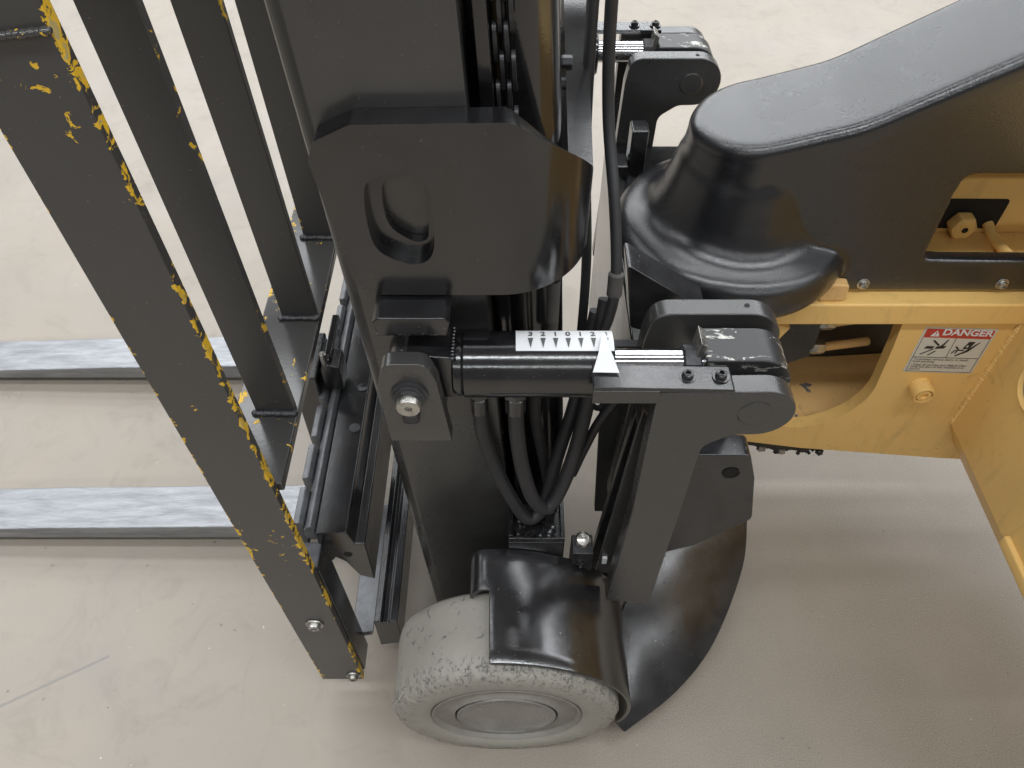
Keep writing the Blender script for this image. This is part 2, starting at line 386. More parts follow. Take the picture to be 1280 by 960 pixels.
def tube(name, mat, parent, pts, r, n=14, k=8, jitter=0.0, tf=None):
    return finish(tube_bm(pts, r, n, k, None, jitter), name, mat, parent, ang=60, tf=tf)
def weld(name, mat, parent, p0, p1, r=0.005, step=0.0045, tf=None):
    bm = bmesh.new(); p0, p1 = Vector(p0), Vector(p1); L = (p1 - p0).length; n = max(2, int(L / step))
    u, w, d = frame_of(p1 - p0)
    for i in range(n + 1):
        c = p0.lerp(p1, i / n) + u * random.uniform(-.0006, .0006)
        rr = r * random.uniform(0.86, 1.10)
        mt = Matrix.Translation(c) @ Matrix((tuple(d), tuple(u), tuple(w))).transposed().to_4x4() @ Matrix.Diagonal((1.15, 1, 0.75, 1))
        bmesh.ops.create_icosphere(bm, subdivisions=2, radius=rr, matrix=mt)
    return finish(bm, name, mat, parent, ang=60, tf=tf)
def bolt_head(name, mat, parent, c, axis, r, h, socket=True):
    """domed cap screw with a hex socket and a washer"""
    bm = lathe_bm([(r * 1.35, 0), (r * 1.45, h * 0.1), (r * 1.4, h * 0.25), (r * 1.02, h * 0.26), (r, h * 0.5), (r * 0.85, h * 0.85), (r * 0.5, h), (r * 0.47, h), (r * 0.42, h * 0.55)], c, axis, 24)
    return finish(bm, name, mat, parent, ang=30)
def hexnut_bm(c, axis, r, L, bm=None):
    return lathe_bm([(r * .9, 0), (r, L * .12), (r, L * .88), (r * .9, L)], c, axis, 6, bm)

# ------------------------------------------------------------------ the setting
bm = bmesh.new()
vs_ = [bm.verts.new(p) for p in ((-14, -8, 0), (14, -8, 0), (14, 24, 0), (-14, 24, 0))]; bm.faces.new(vs_)
fl = finish(bm, 'floor', 'polished_concrete', smooth=False); fl['kind'] = 'structure'

# ------------------------------------------------------------------ the forklift
YM = 0.92                                                # centre plane of the truck
truck = bpy.data.objects.new('forklift', None); col.objects.link(truck); truck.location = (0.2, YM, 0)
truck['label'] = 'black and yellow forklift seen close at its mast, tilt cylinder and grey front wheel'
truck['category'] = 'forklift'

KB, KM = 0.030, 0.053                                    # forward lean of the backrest and of the mast
TB = lambda x, y, z: (x - KB * (z - 0.1), y, z)
TM = lambda x, y, z: (x - KM * (z - 0.1), y, z)

# ---- load backrest: lower rail (the part), flat bars on edge standing on it
def bar_uv(o, x0, x1):
    me = o.data; uv = me.uv_layers.new(name='uv')
    for lp in me.loops:
        c = me.vertices[lp.vertex_index].co
        xs = c.x + KB * (c.z - 0.1)
        uv.data[lp.index].uv = ((xs - x0) / (x1 - x0), c.z)
ZC = 0.638
rail = box('load_backrest', 'chipped_rail', truck, -0.329, -0.249, 0.499, 1.345, ZC - 0.014, ZC, 0.002, tf=TB)
bar_uv(rail, -0.329, -0.249)
rail['label'] = 'black load backrest of upright flat bars with chipped yellow edges'
bx0, bx1 = -0.301, -0.253
for y in (0.605, 0.772, 0.945, 1.118):
    o = box('bar', 'chipped_bar', rail, bx0, bx1, y, y + 0.012, ZC + 0.001, 1.20, 0.0012, tf=TB); bar_uv(o, bx0, bx1)
    weld('weld_bead', 'dark_steel', rail, (bx0 + .001, y - 0.003, ZC + 0.002), (bx1 - .001, y - 0.003, ZC + 0.002), 0.0058, tf=TB)
for i, (y0, y1) in enumerate(((0.486, 0.4985), (1.346, 1.358))):
    o = box('end_bar', 'chipped_end_bar', rail, -0.3245, -0.2545, y0, y1, 0.055, 1.20, 0.0012, tf=TB); bar_uv(o, -0.3245, -0.2545)
    o['label'] = 'wide end bar with yellow paint showing along both edges'
o = box('top_rail', 'chipped_rail', rail, -0.329, -0.249, 0.486, 1.358, 1.2, 1.214, 0.002, tf=TB); bar_uv(o, -0.329, -0.249)
weld('weld_bead', 'chipped_rail', rail, (-0.322, 0.484, 1.165), (-0.258, 0.484, 1.172), 0.004, tf=TB)
for (x, z, r) in ((-0.288, 0.282, 0.0095), (-0.268, 0.075, 0.0085)):
    p = TB(x, 0.486, z); bolt_head('bolt', 'bolt_steel', rail, p, (0, -1, 0), r, 0.010)

# ---- fork carriage
Y0, Y1 = 0.540, 1.300
prof = [(-0.270, 0.395), (-0.270, 0.452), (-0.226, 0.455), (-0.219, 0.425), (-0.205, 0.425), (-0.205, 0.318), (-0.226, 0.330), (-0.240, 0.372), (-0.252, 0.385), (-0.258, 0.374)]
carr = plate('fork_carriage', 'black_worn', truck, prof, Y0, Y1, 'y', bev=0.002)
carr['label'] = 'black fork carriage crossbars with a notched hook strip'
plate('lower_bar', 'black_worn', carr, [(-0.226, 0.080), (-0.187, 0.090), (-0.187, 0.176), (-0.199, 0.179), (-0.203, 0.170), (-0.211, 0.170), (-0.215, 0.177), (-0.226, 0.172)], 0.536, 1.30, 'y', bev=0.0015)
# hook strip: a bright ridge and the row of teeth in front of it
plate('hook_ridge', 'grey_paint', carr, [(-0.286, 0.43), (-0.272, 0.43), (-0.2715, 0.457), (-0.275, 0.462), (-0.281, 0.460), (-0.286, 0.452)], 0.545, 1.295, 'y', bev=0.0015)
y = 0.55; i = 0
while y < 1.28:
    L = 0.060
    plate('hook_tooth', 'grey_paint', carr, [(-0.300, 0.405), (-0.287, 0.405), (-0.287, 0.459), (-0.291, 0.464), (-0.300, 0.462)], y, y + L, 'y', bev=0.0015)
    y += L + 0.014
box('side_plate', 'black_paint', carr, -0.262, -0.2525, 0.4995, 0.545, 0.062, 0.42, 0.002, tf=TB)
box('side_block', 'grey_paint', carr, -0.292, -0.266, 0.505, 0.543, 0.37, 0.425, 0.002)
plate('lower_hook', 'grey_paint', carr, [(-0.275, 0.085), (-0.240, 0.095), (-0.236, 0.110), (-0.275, 0.102)], 0.547, 0.80, 'y', bev=0.002)
for (x, y, z) in ((-0.238, 0.72, 0.4543), (-0.236, 0.80, 0.4543), (-0.236, 1.05, 0.4543)):
    lathe('countersunk_screw', 'dark_steel', carr, [(0.0085, 0), (0.0085, 0.0012), (0.0055, 0.0014), (0.004, 0.0006)], (x, y, z), (0, 0, 1), 20)
for (x, z) in ((-0.255, 0.428), (-0.233, 0.395)):
    lathe('tapped_hole', 'void_black', carr, [(0.006, 0), (0.006, 0.0008)], (x, Y0, z), (0, -1, 0), 16)
# fork lock: latch body, pin and handle beside the shank
plate('fork_latch', 'black_worn', carr, fillet([(-0.292, 0.462), (-0.262, 0.462), (-0.262, 0.512), (-0.28, 0.518), (-0.292, 0.505)], 0.004, 3), 0.79, 0.83, 'y', bev=0.002)
box('latch_handle', 'black_worn', carr, -0.283, -0.272, 0.80, 0.885, 0.522, 0.533, 0.002)
lathe('latch_pin', 'zinc', carr, rod_prof(0.005, 0.03), (-0.285, 0.80, 0.505), (0, 0, 1), 16)

# ---- forks
def fork(yc):
    w = 0.048
    bm = bmesh.new()
    # side outline (x, z): thin tip, tapering blade, heel bend, shank
    top = [(-1.42, 0.026), (-1.30, 0.040), (-0.90, 0.056), (-0.42, 0.064), (-0.36, 0.070), (-0.343, 0.088), (-0.338, 0.13), (-0.334, 0.50)]
    bot = [(-1.42, 0.018), (-1.30, 0.018), (-0.90, 0.018), (-0.42, 0.018), (-0.34, 0.020), (-0.315, 0.032), (-0.303, 0.06), (-0.299, 0.50)]
    outline = top + bot[::-1]
    f = plate('fork', 'fork_steel', truck, outline, yc - w, yc + w, 'y', bev=0.006, seg=3, ang=50)
    f['label'] = 'bare grey steel fork lying just above the floor'
    sh = box('shank_cap', 'black_worn', f, -0.336, -0.297, yc - w - 0.001, yc + w + 0.001, 0.12, 0.503, 0.003)
    return f
fork(0.826).name = 'fork'
fork(1.246)

# ---- mast: near rail and far rail (channels), chain, lift cylinder
def rail_prof(s, y):
    # web on the outside, flanges turned towards the middle; s = +1 for the near rail
    d = lambda v: y + s * v
    pts = [(-0.140, d(0.018)), (-0.135, d(0.004)), (-0.122, d(0.0)), (0.012, d(0.0)), (0.012, d(0.060)), (-0.002, d(0.060)), (-0.002, d(0.018)), (-0.120, d(0.018)), (-0.120, d(0.075)), (-0.140, d(0.075))]
    return fillet(pts, [0.004, 0.008, 0.012, 0.002, .002, .002, .002, .002, .002, .002], 4)
m1 = plate('mast_rail', 'black_satin', truck, rail_prof(1, 0.61), 0.074, 1.55, 'z', bev=0.0, tf=TM, ang=25)
m1['label'] = 'broad flat black outer mast rail beside the tilt cylinder'
m2 = plate('mast_rail', 'black_satin', truck, rail_prof(-1, 2 * YM - 0.61), 0.074, 1.55, 'z', bev=0.0, tf=TM, ang=25)
plate('inner_mast_rail', 'black_paint', truck, fillet([(-0.05, 0.672), (0.030, 0.672), (0.030, 0.640), (0.022, 0.640), (0.022, 0.630), (0.034, 0.630), (0.034, 0.684), (-0.05, 0.684)], 0.0015, 2), 0.10, 1.55, 'z', bev=0, tf=TM)
# leaf chain
ch = tube('lift_chain', 'dark_steel', truck, [(0.046, 0.662, 0.86), (0.046, 0.662, 1.5)], 0.0035, 8, 0, tf=TM)
link_me = None
for i in range(22):
    z = 0.90 + i * 0.026
    for dx in ((-0.008, 0.002) if i % 2 else (-0.003, 0.007)):
        ol = []
        for k in range(16):
            a = 2 * math.pi * k / 16
            ol.append((0.655 + 0.008 * math.cos(a), z + 0.008 * math.sin(a) + (0.010 if math.sin(a) > 0 else -0.010)))
        plate('chain_link', 'dark_steel', ch, ol, 0.044 + dx, 0.0475 + dx, 'x', bev=0, tf=TM)
lathe('lift_cylinder', 'black_paint', truck, rod_prof(0.040, 1.4), (0.056 - KM * 0.1, 0.715, 0.20), (-KM, 0, 1), 48)
lathe('lift_cylinder', 'black_paint', truck, rod_prof(0.034, 1.4), (0.056 - KM * 0.1, 2 * YM - 0.715, 0.20), (-KM, 0, 1), 48)
box('mast_cross_member', 'dull_black', truck, -0.02, 0.05, 0.70, 1.14, 0.34, 0.66, 0.003)

# ---- mast bracket: thick plate, flat with a slot, bent round the back of the mast
BT = 0.026
def bracket():
    bm = bmesh.new()
    YF = 0.584
    flat_top = [(-0.030, 1.048), (-0.1355, 1.046), (-0.166, 1.030), (-0.1735, 1.018)]
    outer = fillet([(-0.012, 1.048), (-0.1355, 1.046), (-0.168, 1.030), (-0.176, 1.012), (-0.158, 0.874), (-0.140, 0.855), (-0.012, 0.855)], [0, .012, .008, .010, .016, .014, 0], 5)
    outer += [(-0.012, 0.855 + (1.048 - 0.855) * j / 6) for j in range(1, 6)]
    slot = closed_spline([(-0.1315, 0.982), (-0.112, 0.996), (-0.090, 0.998), (-0.075, 0.982), (-0.0725, 0.955), (-0.0745, 0.915), (-0.085, 0.898), (-0.106, 0.898), (-0.131, 0.920)], 5)
    edges = []
    for lp in (outer, slot):
        v_ = [bm.verts.new((a, YF, b)) for a, b in lp]
        edges += [bm.edges.new((v_[i], v_[(i + 1) % len(v_)])) for i in range(len(v_))]
    bmesh.ops.triangle_fill(bm, edges=edges, use_beauty=True)
    # the bend and the run across the truck
    path = []
    N = 20
    for k in range(N + 1):
        a = R(90) * k / N
        path.append((-0.012 + 0.094 * math.sin(a), YF + 0.100 * (1 - math.cos(a))))
    M = 12
    for k in range(1, M + 1): path.append((0.082, YF + 0.100 + (1.16 - YF - 0.1) * k / M))
    s = [0.0]
    for i in range(1, len(path)): s.append(s[-1] + math.dist(path[i], path[i - 1]))
    def ztop(u):
        if u < 0.012: return 1.048 - 0.02 * u
        if u < 0.145: t = (u - 0.012) / 0.133; return 1.0478 - 0.108 * (t * 0.9 + 0.1 * t * t)
        t = min(1, (u - 0.145) / 0.22); return 0.9398 + 0.085 * t
    rows = []
    for (x, y), u in zip(path, s):
        zt, zb = ztop(u), 0.855
        rows.append([bm.verts.new((x, y, zb + (zt - zb) * j / 6)) for j in range(7)])
    for i in range(len(rows) - 1):
        for j in range(6):
            bm.faces.new((rows[i][j], rows[i + 1][j], rows[i + 1][j + 1], rows[i][j + 1]))
    bmesh.ops.remove_doubles(bm, verts=bm.verts, dist=0.0004)
    bmesh.ops.recalc_face_normals(bm, faces=bm.faces)
    # faces must look outwards (towards -y on the flat part)
    f0 = max(bm.faces, key=lambda f: -f.calc_center_median().y - 10 * (f.calc_center_median().x > -0.02))
    if f0.normal.y > 0: bmesh.ops.reverse_faces(bm, faces=bm.faces)
    me = bpy.data.meshes.new('mast_bracket'); bm.to_mesh(me); bm.free()
    for p in me.polygons: p.use_smooth = True
    me.set_sharp_from_angle(angle=R(40))
    o = link('mast_bracket', me, 'black_paint', truck)
    sm = o.modifiers.new('solid', 'SOLIDIFY'); sm.thickness = BT - 0.001; sm.offset = -1
    bv = o.modifiers.new('bevel', 'BEVEL'); bv.width = 0.0025; bv.segments = 3; bv.limit_method = 'ANGLE'; bv.angle_limit = R(45); bv.harden_normals = True
    o['label'] = 'thick bent black mast bracket with a rounded slot'
    return o
brk = bracket()
ring_o = fillet([(-0.150, 1.005), (-0.115, 1.015), (-0.080, 1.010), (-0.062, 0.985), (-0.060, 0.90), (-0.085, 0.880), (-0.115, 0.880), (-0.145, 0.905)], 0.01, 3)
ring_i = closed_spline([(-0.1180, 0.975), (-0.102, 0.989), (-0.088, 0.989), (-0.0795, 0.976), (-0.0795, 0.925), (-0.085, 0.913), (-0.098, 0.914), (-0.117, 0.934)], 5)
plate('slot_liner', 'black_paint', brk, ring_o, 0.5985, 0.6085, 'y', [ring_i], bev=0.0025, seg=2)
for z in (0.965, 0.99):
    finish(hexnut_bm((0.052, 0.80, z), (1, 0, 0), 0.0065, 0.012), 'bolt', 'dark_steel', brk, ang=20)

# ---- tilt cylinders: barrel with its eye and label, rod, rod eye; bracket on the mast
TY, TZ, TR = 0.570, 0.766, 0.0363
def text_mesh(s, size, bold=False):
    cu = bpy.data.curves.new('t', 'FONT'); cu.body = s; cu.size = size; cu.align_x = 'CENTER'; cu.align_y = 'BOTTOM'
    if bold: cu.offset = size * 0.03
    cu.resolution_u = 3
    o = bpy.data.objects.new('t', cu); col.objects.link(o)
    me = bpy.data.meshes.new_from_object(o, depsgraph=bpy.context.evaluated_depsgraph_get())
    bpy.data.objects.remove(o); return me
def on_tube(x, w, dr):
    """x along the barrel, w = arc angle from straight up towards the front, in degrees"""
    a = R(w); return (x, TY - (TR + dr) * math.sin(a), TZ + (TR + dr) * math.cos(a))
def lug_outline(dz=0.0, arm=True):
    low = fillet([(0.30, 0.711), (0.2420, 0.7105), (0.212, 0.690), (0.2065, 0.285), (0.140, 0.300), (0.150, 0.55), (0.150, 0.782), (0.20, 0.784)], [0, .026, .024, .003, .003, 0, .006, 0], 8)
    return low[1:-1] + arc(0.2635, 0.7475, 0.0365, 90, -90, 20)
def clevis(mirror):
    my = (lambda y: 2 * YM - y) if mirror else (lambda y: y)
    dx = 0.033 if mirror else 0.0
    sh = lambda o: [(a + dx, b) for a, b in o]
    ya, yb = sorted((my(0.515), my(0.540)))
    out = plate('pivot_lug', 'black_satin', truck, sh(lug_outline()), ya, yb, 'y', bev=0.0022, seg=3)
    ya2, yb2 = sorted((my(0.620), my(0.645)))
    inn = plate('pivot_lug', 'black_satin', truck, sh(fillet([(0.30, 0.712), (0.2420, 0.711), (0.212, 0.690), (0.2065, 0.42), (0.140, 0.42), (0.150, 0.75), (0.157, 0.7925), (0.25, 0.7925)], [0, .022, .022, .003, .003, .02, .026, 0], 8)[1:-1] + arc(0.2645, 0.752, 0.0405, 90, -90, 20)), ya2, yb2, 'y', bev=0.0022, seg=3)
    # pin ends
    lathe('pivot_pin', 'black_satin', out if not mirror else inn, [(0.0185, 0), (0.0185, 0.0004), (0.0172, 0.0014)], (0.257 + dx, (0.515 if not mirror else my(0.645)), 0.7495), (0, -1, 0), 40)
    # clamp bolt hole on the inner lug
    lathe('grease_hole', 'void_black', inn, [(0.003, 0), (0.003, 0.0006)], (0.262 + dx, my(0.634), 0.7925), (0, 0, 1), 14)
    return out, inn
def tilt_cylinder(mirror):
    my = (lambda y: 2 * YM - y) if mirror else (lambda y: y)
    dx = 0.033 if mirror else 0.0
    yc = my(TY)
    b = lathe('tilt_cylinder', 'black_paint', truck, [(TR - .006, 0), (TR - .003, .002), (TR - .0015, .008), (TR - .0022, .010), (TR, .013), (TR, .170), (TR - .0015, .172), (TR - .012, .172)], (-0.064 + dx, yc, TZ), (1, 0, 0), 56)
    b['label'] = 'black tilt cylinder with the white 3 2 1 0 1 2 3 scale' if not mirror else 'black tilt cylinder on the far side of the mast'
    # rear eye block
    eye = [(-0.062, 0.736), (-0.062, 0.799)] + arc(-0.100, 0.7685, 0.0345, 90, 270, 18)
    ya, yb = sorted((my(0.548), my(0.592)))
    plate('rear_eye', 'black_worn', b, [(p[0] + dx, p[1]) for p in eye], ya, yb, 'y', bev=0.002)
    weld('weld_bead', 'black_worn', b, (-0.062 + dx, ya, 0.80), (-0.062 + dx, yb, 0.80), 0.003)
    rod = lathe('piston_rod', 'chrome', b, rod_prof(0.017, 0.11), (0.10 + dx, yc, TZ), (1, 0, 0), 40)
    # rod clevis block
    ya, yb = sorted((my(0.553), my(0.603)))
    re = [(0.205, 0.733), (0.205, 0.7895)] + arc(0.2635, 0.7505, 0.039, 90, -90, 18) + [(0.24, 0.718)]
    plate('rod_eye', 'worn_block', b, [(p[0] + dx, p[1]) for p in re], ya, yb, 'y', bev=0.0025)
    lathe('rod_nut', 'dark_steel', b, [(0.019, 0), (0.0215, .002), (0.0215, .018), (0.019, .02)], (0.183 + dx, yc, TZ), (1, 0, 0), 8)
    plate('lock_tab', 'zinc', b, [(p[0] + dx, p[1]) for p in [(0.195, 0.77), (0.204, 0.758), (0.206, 0.80), (0.198, 0.806)]], *sorted((my(0.563), my(0.590))), 'y', bev=0.001)
    return b
lug_o, lug_i = clevis(False); flug_o, flug_i = clevis(True)
lug_o['label'] = 'black lever plate with a round pin end beside the tilt cylinder'
tc1 = tilt_cylinder(False); tc2 = tilt_cylinder(True)

# scale label, wrapped on the barrel
bm = bmesh.new(); nx, na = 2, 14; g = []
for i in range(nx):
    g.append([bm.verts.new(on_tube(0.004 + 0.103 * i, -35 + 55 * j / na, 0.0004)) for j in range(na + 1)])
for i in range(nx - 1):
    for j in range(na): bm.faces.new((g[i][j], g[i][j + 1], g[i + 1][j + 1], g[i + 1][j]))
lab = finish(bm, 'scale_label', 'white_print', tc1)
for k, ch_ in enumerate('3210123'):
    x = 0.0195 + 0.01325 * k
    me = text_mesh(ch_, 0.0125, True)
    for v in me.vertices: v.co = on_tube(x + v.co.x * 0.85, -8.0 - math.degrees(v.co.y / TR), 0.0009)
    link('scale_digit', me, 'grey_print', tc1)
    bm = bmesh.new(); rows = []
    for j in range(9):
        t = j / 8; hw = 0.0029 * (1 - t)
        rows.append((on_tube(x - hw, -6 + 21 * t, 0.0009), on_tube(x + hw, -6 + 21 * t, 0.0009)))
    vv = [(bm.verts.new(a), bm.verts.new(b)) for a, b in rows[:-1]]; tip = bm.verts.new(rows[-1][0])
    for j in range(7): bm.faces.new((vv[j][0], vv[j][1], vv[j + 1][1], vv[j + 1][0]))
    bm.faces.new((vv[-1][0], vv[-1][1], tip))
    finish(bm, 'scale_mark', 'grey_print', tc1)

# pointer bracket on top of the lug: strip, folded lip, two cap screws, white arrowhead
ptr = plate('pointer_bracket', 'black_worn', truck, fillet([(0.083, 0.784), (0.083, 0.7925), (0.226, 0.7885), (0.230, 0.7845), (0.15, 0.784)], [0.001, .001, .002, .001, 0], 2), 0.5145, 0.546, 'y', bev=0.001)
box('lip', 'black_satin', ptr, 0.083, 0.152, 0.5135, 0.518, 0.767, 0.787, 0.001)
bm = bmesh.new(); tri = [(0.083, 0.532, 0.7955), (0.1105, 0.532, 0.7945), (0.103, 0.551, 0.8045), (0.0985, 0.574, 0.8085), (0.0965, 0.5775, 0.8088), (0.0945, 0.574, 0.8085), (0.0895, 0.551, 0.8045)]
bm.faces.new([bm.verts.new(p) for p in tri])
arrow = finish(bm, 'pointer_arrow', 'white_print', ptr, smooth=False, solid=(0.0012, 0))
for x in (0.181, 0.2155):
    bolt_head('cap_screw', 'black_worn', ptr, (x, 0.531, 0.7885), (0, 0, 1), 0.0062, 0.008)
ptr2 = box('pointer_bracket', 'black_worn', truck, 0.116, 0.249, 2 * YM - 0.546, 2 * YM - 0.5145, 0.784, 0.791, 0.001)
ptr2['label'] = 'pointer bracket of the far tilt cylinder'
for x in (0.205, 0.24):
    bolt_head('cap_screw', 'black_worn', ptr2, (x, 2 * YM - 0.531, 0.7912), (0, 0, 1), 0.0062, 0.008)
bm = bmesh.new(); bm.faces.new([bm.verts.new(p) for p in [(0.118, 1.302, 0.796), (0.146, 1.302, 0.795), (0.134, 1.272, 0.808), (0.130, 1.262, 0.809), (0.126, 1.272, 0.808)]])
finish(bm, 'pointer_arrow', 'white_print', ptr2, smooth=False, solid=(0.0012, 0))

# bracket that holds the barrel to the mast
lp = fillet([(-0.067, 0.690), (-0.135, 0.690), (-0.1385, 0.785), (-0.130, 0.818), (-0.086, 0.818), (-0.077, 0.79)], [.002, .002, .012, .016, .016, .012], 6)
mb = plate('barrel_lug', 'black_satin', truck, lp, 0.522, 0.541, 'y', bev=0.002)
mb['label'] = 'black rounded lug holding the tilt cylinder to the mast'
plate('barrel_lug', 'black_satin', truck, [(x + 0.033, z) for x, z in lp], 2 * YM - 0.541, 2 * YM - 0.522, 'y', bev=0.002)
plate('backing_block', 'black_paint', mb, [(-0.075, 0.692), (-0.128, 0.692), (-0.130, 0.735), (-0.075, 0.735)], 0.5415, 0.611, 'y', bev=0.002)
plate('top_gusset', 'black_worn', mb, fillet([(-0.135, 0.827), (-0.066, 0.827), (-0.062, 0.845), (-0.067, 0.852), (-0.133, 0.852), (-0.140, 0.846)], 0.002, 3), 0.553, 0.611, 'y', bev=0.003)
weld('weld_bead', 'dark_steel', mb, (-0.136, 0.556, 0.829), (-0.068, 0.556, 0.829), 0.003)
lathe('washer', 'dark_steel', mb, [(0.0195, 0), (0.0195, .003), (0.0165, .0035), (0.0165, .007), (0.0145, .0075), (0.0145, 0.011)], (-0.1065, 0.522, 0.772), (0, -1, 0), 32)
lathe('pin_head', 'zinc', mb, [(0.0128, 0), (0.0128, .006), (0.0118, .008), (0.0040, .008), (0.0036, .004)], (-0.1065, 0.511, 0.771), (0, -1, 0), 32)
lathe('bolt', 'dark_steel', mb, [(0.0095, 0), (0.0095, .006), (0.0085, .0075), (0.0078, .0065), (0.002, .0065)], (-0.1080, 0.522, 0.7375), (0, -1, 0), 28)

# ---- hoses
def hose(pts, r, mat='rubber_hose', label=None):
    o = tube('hydraulic_hose', mat, truck, pts, r)
    if label: o['label'] = label
    return o
def fitting(o, p, d, r):
    bm = hexnut_bm(p, d, r * 1.5, 0.012); u = Vector(d).normalized()
    hexnut_bm(Vector(p) + u * 0.014, d, r * 1.3, 0.012, bm); lathe_bm(rod_prof(r * 1.15, 0.03), Vector(p) + u * 0.026, d, 18, bm)
    return finish(bm, 'hose_fitting', 'black_worn', o, ang=25)
h1 = hose([(-0.038, 0.575, 0.700), (-0.036, 0.580, 0.63), (-0.022, 0.590, 0.54), (0.004, 0.590, 0.45), (0.024, 0.588, 0.412), (0.045, 0.60, 0.425), (0.062, 0.63, 0.50), (0.085, 0.66, 0.60), (0.105, 0.70, 0.72)], 0.0092)
fitting(h1, (-0.038, 0.572, 0.735), (0, 0.06, -1), 0.0092)
h2 = hose([(0.004, 0.575, 0.700), (0.006, 0.578, 0.63), (0.014, 0.580, 0.55), (0.030, 0.580, 0.475), (0.050, 0.585, 0.448), (0.070, 0.60, 0.48), (0.088, 0.62, 0.56), (0.105, 0.66, 0.66), (0.115, 0.70, 0.74)], 0.0098)
fitting(h2, (0.004, 0.572, 0.735), (0, 0.06, -1), 0.0105)
hose([(0.030, 0.60, 0.73), (0.030, 0.63, 0.60), (0.045, 0.64, 0.48), (0.060, 0.62, 0.40), (0.060, 0.60, 0.36)], 0.0075)
hose([(0.155, 0.64, 0.66), (0.120, 0.64, 0.585), (0.100, 0.63, 0.53), (0.085, 0.62, 0.48)], 0.0065)
for (x, y, r, sw) in ((0.0845, 0.80, 0.0066, 0.008),):
    hose([(x - 0.006 + sw * 0.2, y, 1.45), (x - 0.004, y, 1.1), (x, y, 0.9), (x + 0.006 + sw, y, 0.72), (x + 0.006 + sw, y - 0.02, 0.58), (x + sw, y - 0.05, 0.45)], r)
h5 = hose([(0.0955, 0.80, 1.45), (0.0985, 0.80, 1.10), (0.105, 0.79, 0.95), (0.116, 0.735, 0.86), (0.1215, 0.70, 0.80), (0.1215, 0.685, 0.765), (0.117, 0.68, 0.725), (0.108, 0.675, 0.69), (0.102, 0.67, 0.62)], 0.0068)
lathe('hose_sleeve', 'old_hose', h5, rod_prof(0.0092, 0.032), (0.1215, 0.691, 0.790), (0.0, -0.15, -1), 18)
h6 = hose([(0.046, 0.655, 0.86), (0.047, 0.655, 0.80), (0.047, 0.65, 0.70)], 0.0075, 'old_hose')
fitting(h6, (0.046, 0.652, 0.872), (0, 0, -1), 0.0085)
# small tied cable with a knot, in the gap
hose([(0.125, 0.66, 0.70), (0.13, 0.66, 0.62), (0.118, 0.655, 0.585), (0.10, 0.65, 0.60)], 0.004)

# ---- valve tray at the foot of the mast
tray = box('valve_tray', 'black_paint', truck, -0.005, 0.076, 0.560, 0.620, 0.20, 0.392, 0.002)
tray['label'] = 'black box with oily top at the foot of the mast'
for (x0, x1, y0, y1) in ((-0.005, 0.076, 0.560, 0.564), (0.070, 0.076, 0.565, 0.620), (-0.005, 0.001, 0.565, 0.620)):
    box('rim', 'black_paint', tray, x0, x1, y0, y1, 0.3925, 0.404, 0.001)
bm = bmesh.new(); n = 14; gv = [[bm.verts.new((0.006 + 0.058 * i / n, 0.568 + 0.020 * j / 6, 0.396 + random.uniform(-.0018, .0018))) for j in range(7)] for i in range(n + 1)]
for i in range(n):
    for j in range(6): bm.faces.new((gv[i][j], gv[i + 1][j], gv[i + 1][j + 1], gv[i][j + 1]))
finish(bm, 'wet_film', 'chrome_dark' if 'chrome_dark' in MATS else 'black_paint', tray, ang=180)
bm = bmesh.new(); hexnut_bm((0.020, 0.60, 0.392), (0, 0, 1), 0.014, 0.02, bm); hexnut_bm((0.052, 0.603, 0.392), (0, 0, 1), 0.012, 0.022, bm)
finish(bm, 'port_fitting', 'black_worn', tray, ang=25)
blk = box('limit_block', 'dark_steel', truck, 0.088, 0.119, 0.553, 0.585, 0.300, 0.372, 0.0015)
blk['label'] = 'small dark square block with a screw beside the tray'
lathe('screw', 'black_paint', blk, [(0.006, 0), (0.006, .003), (0.003, .004), (0.003, .008), (0.0022, .009)], (0.101, 0.553, 0.345), (0, -1, 0), 16)
lathe('cap_bolt', 'zinc', blk, [(0.012, 0), (0.012, .006), (0.009, .010), (0.004, .0115)], (0.104, 0.575, 0.3725), (0, -0.35, 1), 20)
box('reflector', 'white_print', blk, 0.134, 0.141, 0.556, 0.560, 0.335, 0.352, 0.0005)

# ---- axle frame under the pivot
ax = box('axle_column', 'black_paint', truck, 0.160, 0.300, 0.648, 1.19, 0.26, 0.640, 0.004)
ax['label'] = 'black axle column under the pivot cover'
plate('web_plate', 'black_satin', ax, [(0.128, 0.30), (0.150, 0.30), (0.172, 0.66), (0.150, 0.70)], 0.56, 0.566, 'y', bev=0.001)
plate('web_plate', 'black_paint', ax, [(0.118, 0.22), (0.160, 0.22), (0.165, 0.58), (0.150, 0.66)], 0.590, 0.602, 'y', bev=0.001)
plate('pivot_gusset', 'black_worn', truck, fillet([(0.134, 0.795), (0.150, 0.690), (0.200, 0.676), (0.240, 0.70), (0.24, 0.72)], [.004, .008, .008, 0, 0], 3), 0.700, 0.745, 'y', bev=0.003)['label'] = 'worn black gusset plate under the round pivot cover'
box('pivot_gusset', 'black_worn', truck, 0.189, 0.216, 1.10, 1.135, 0.60, 0.722, 0.003)
box('pivot_gusset', 'black_worn', truck, 0.166, 0.188, 1.085, 1.125, 0.56, 0.668, 0.003)
plate('web_plate', 'dull_black', ax, [(0.1145, 0.69), (0.119, 0.60), (0.134, 0.30), (0.17, 0.30), (0.17, 0.69)], 0.668, 0.680, 'y', bev=0.001)
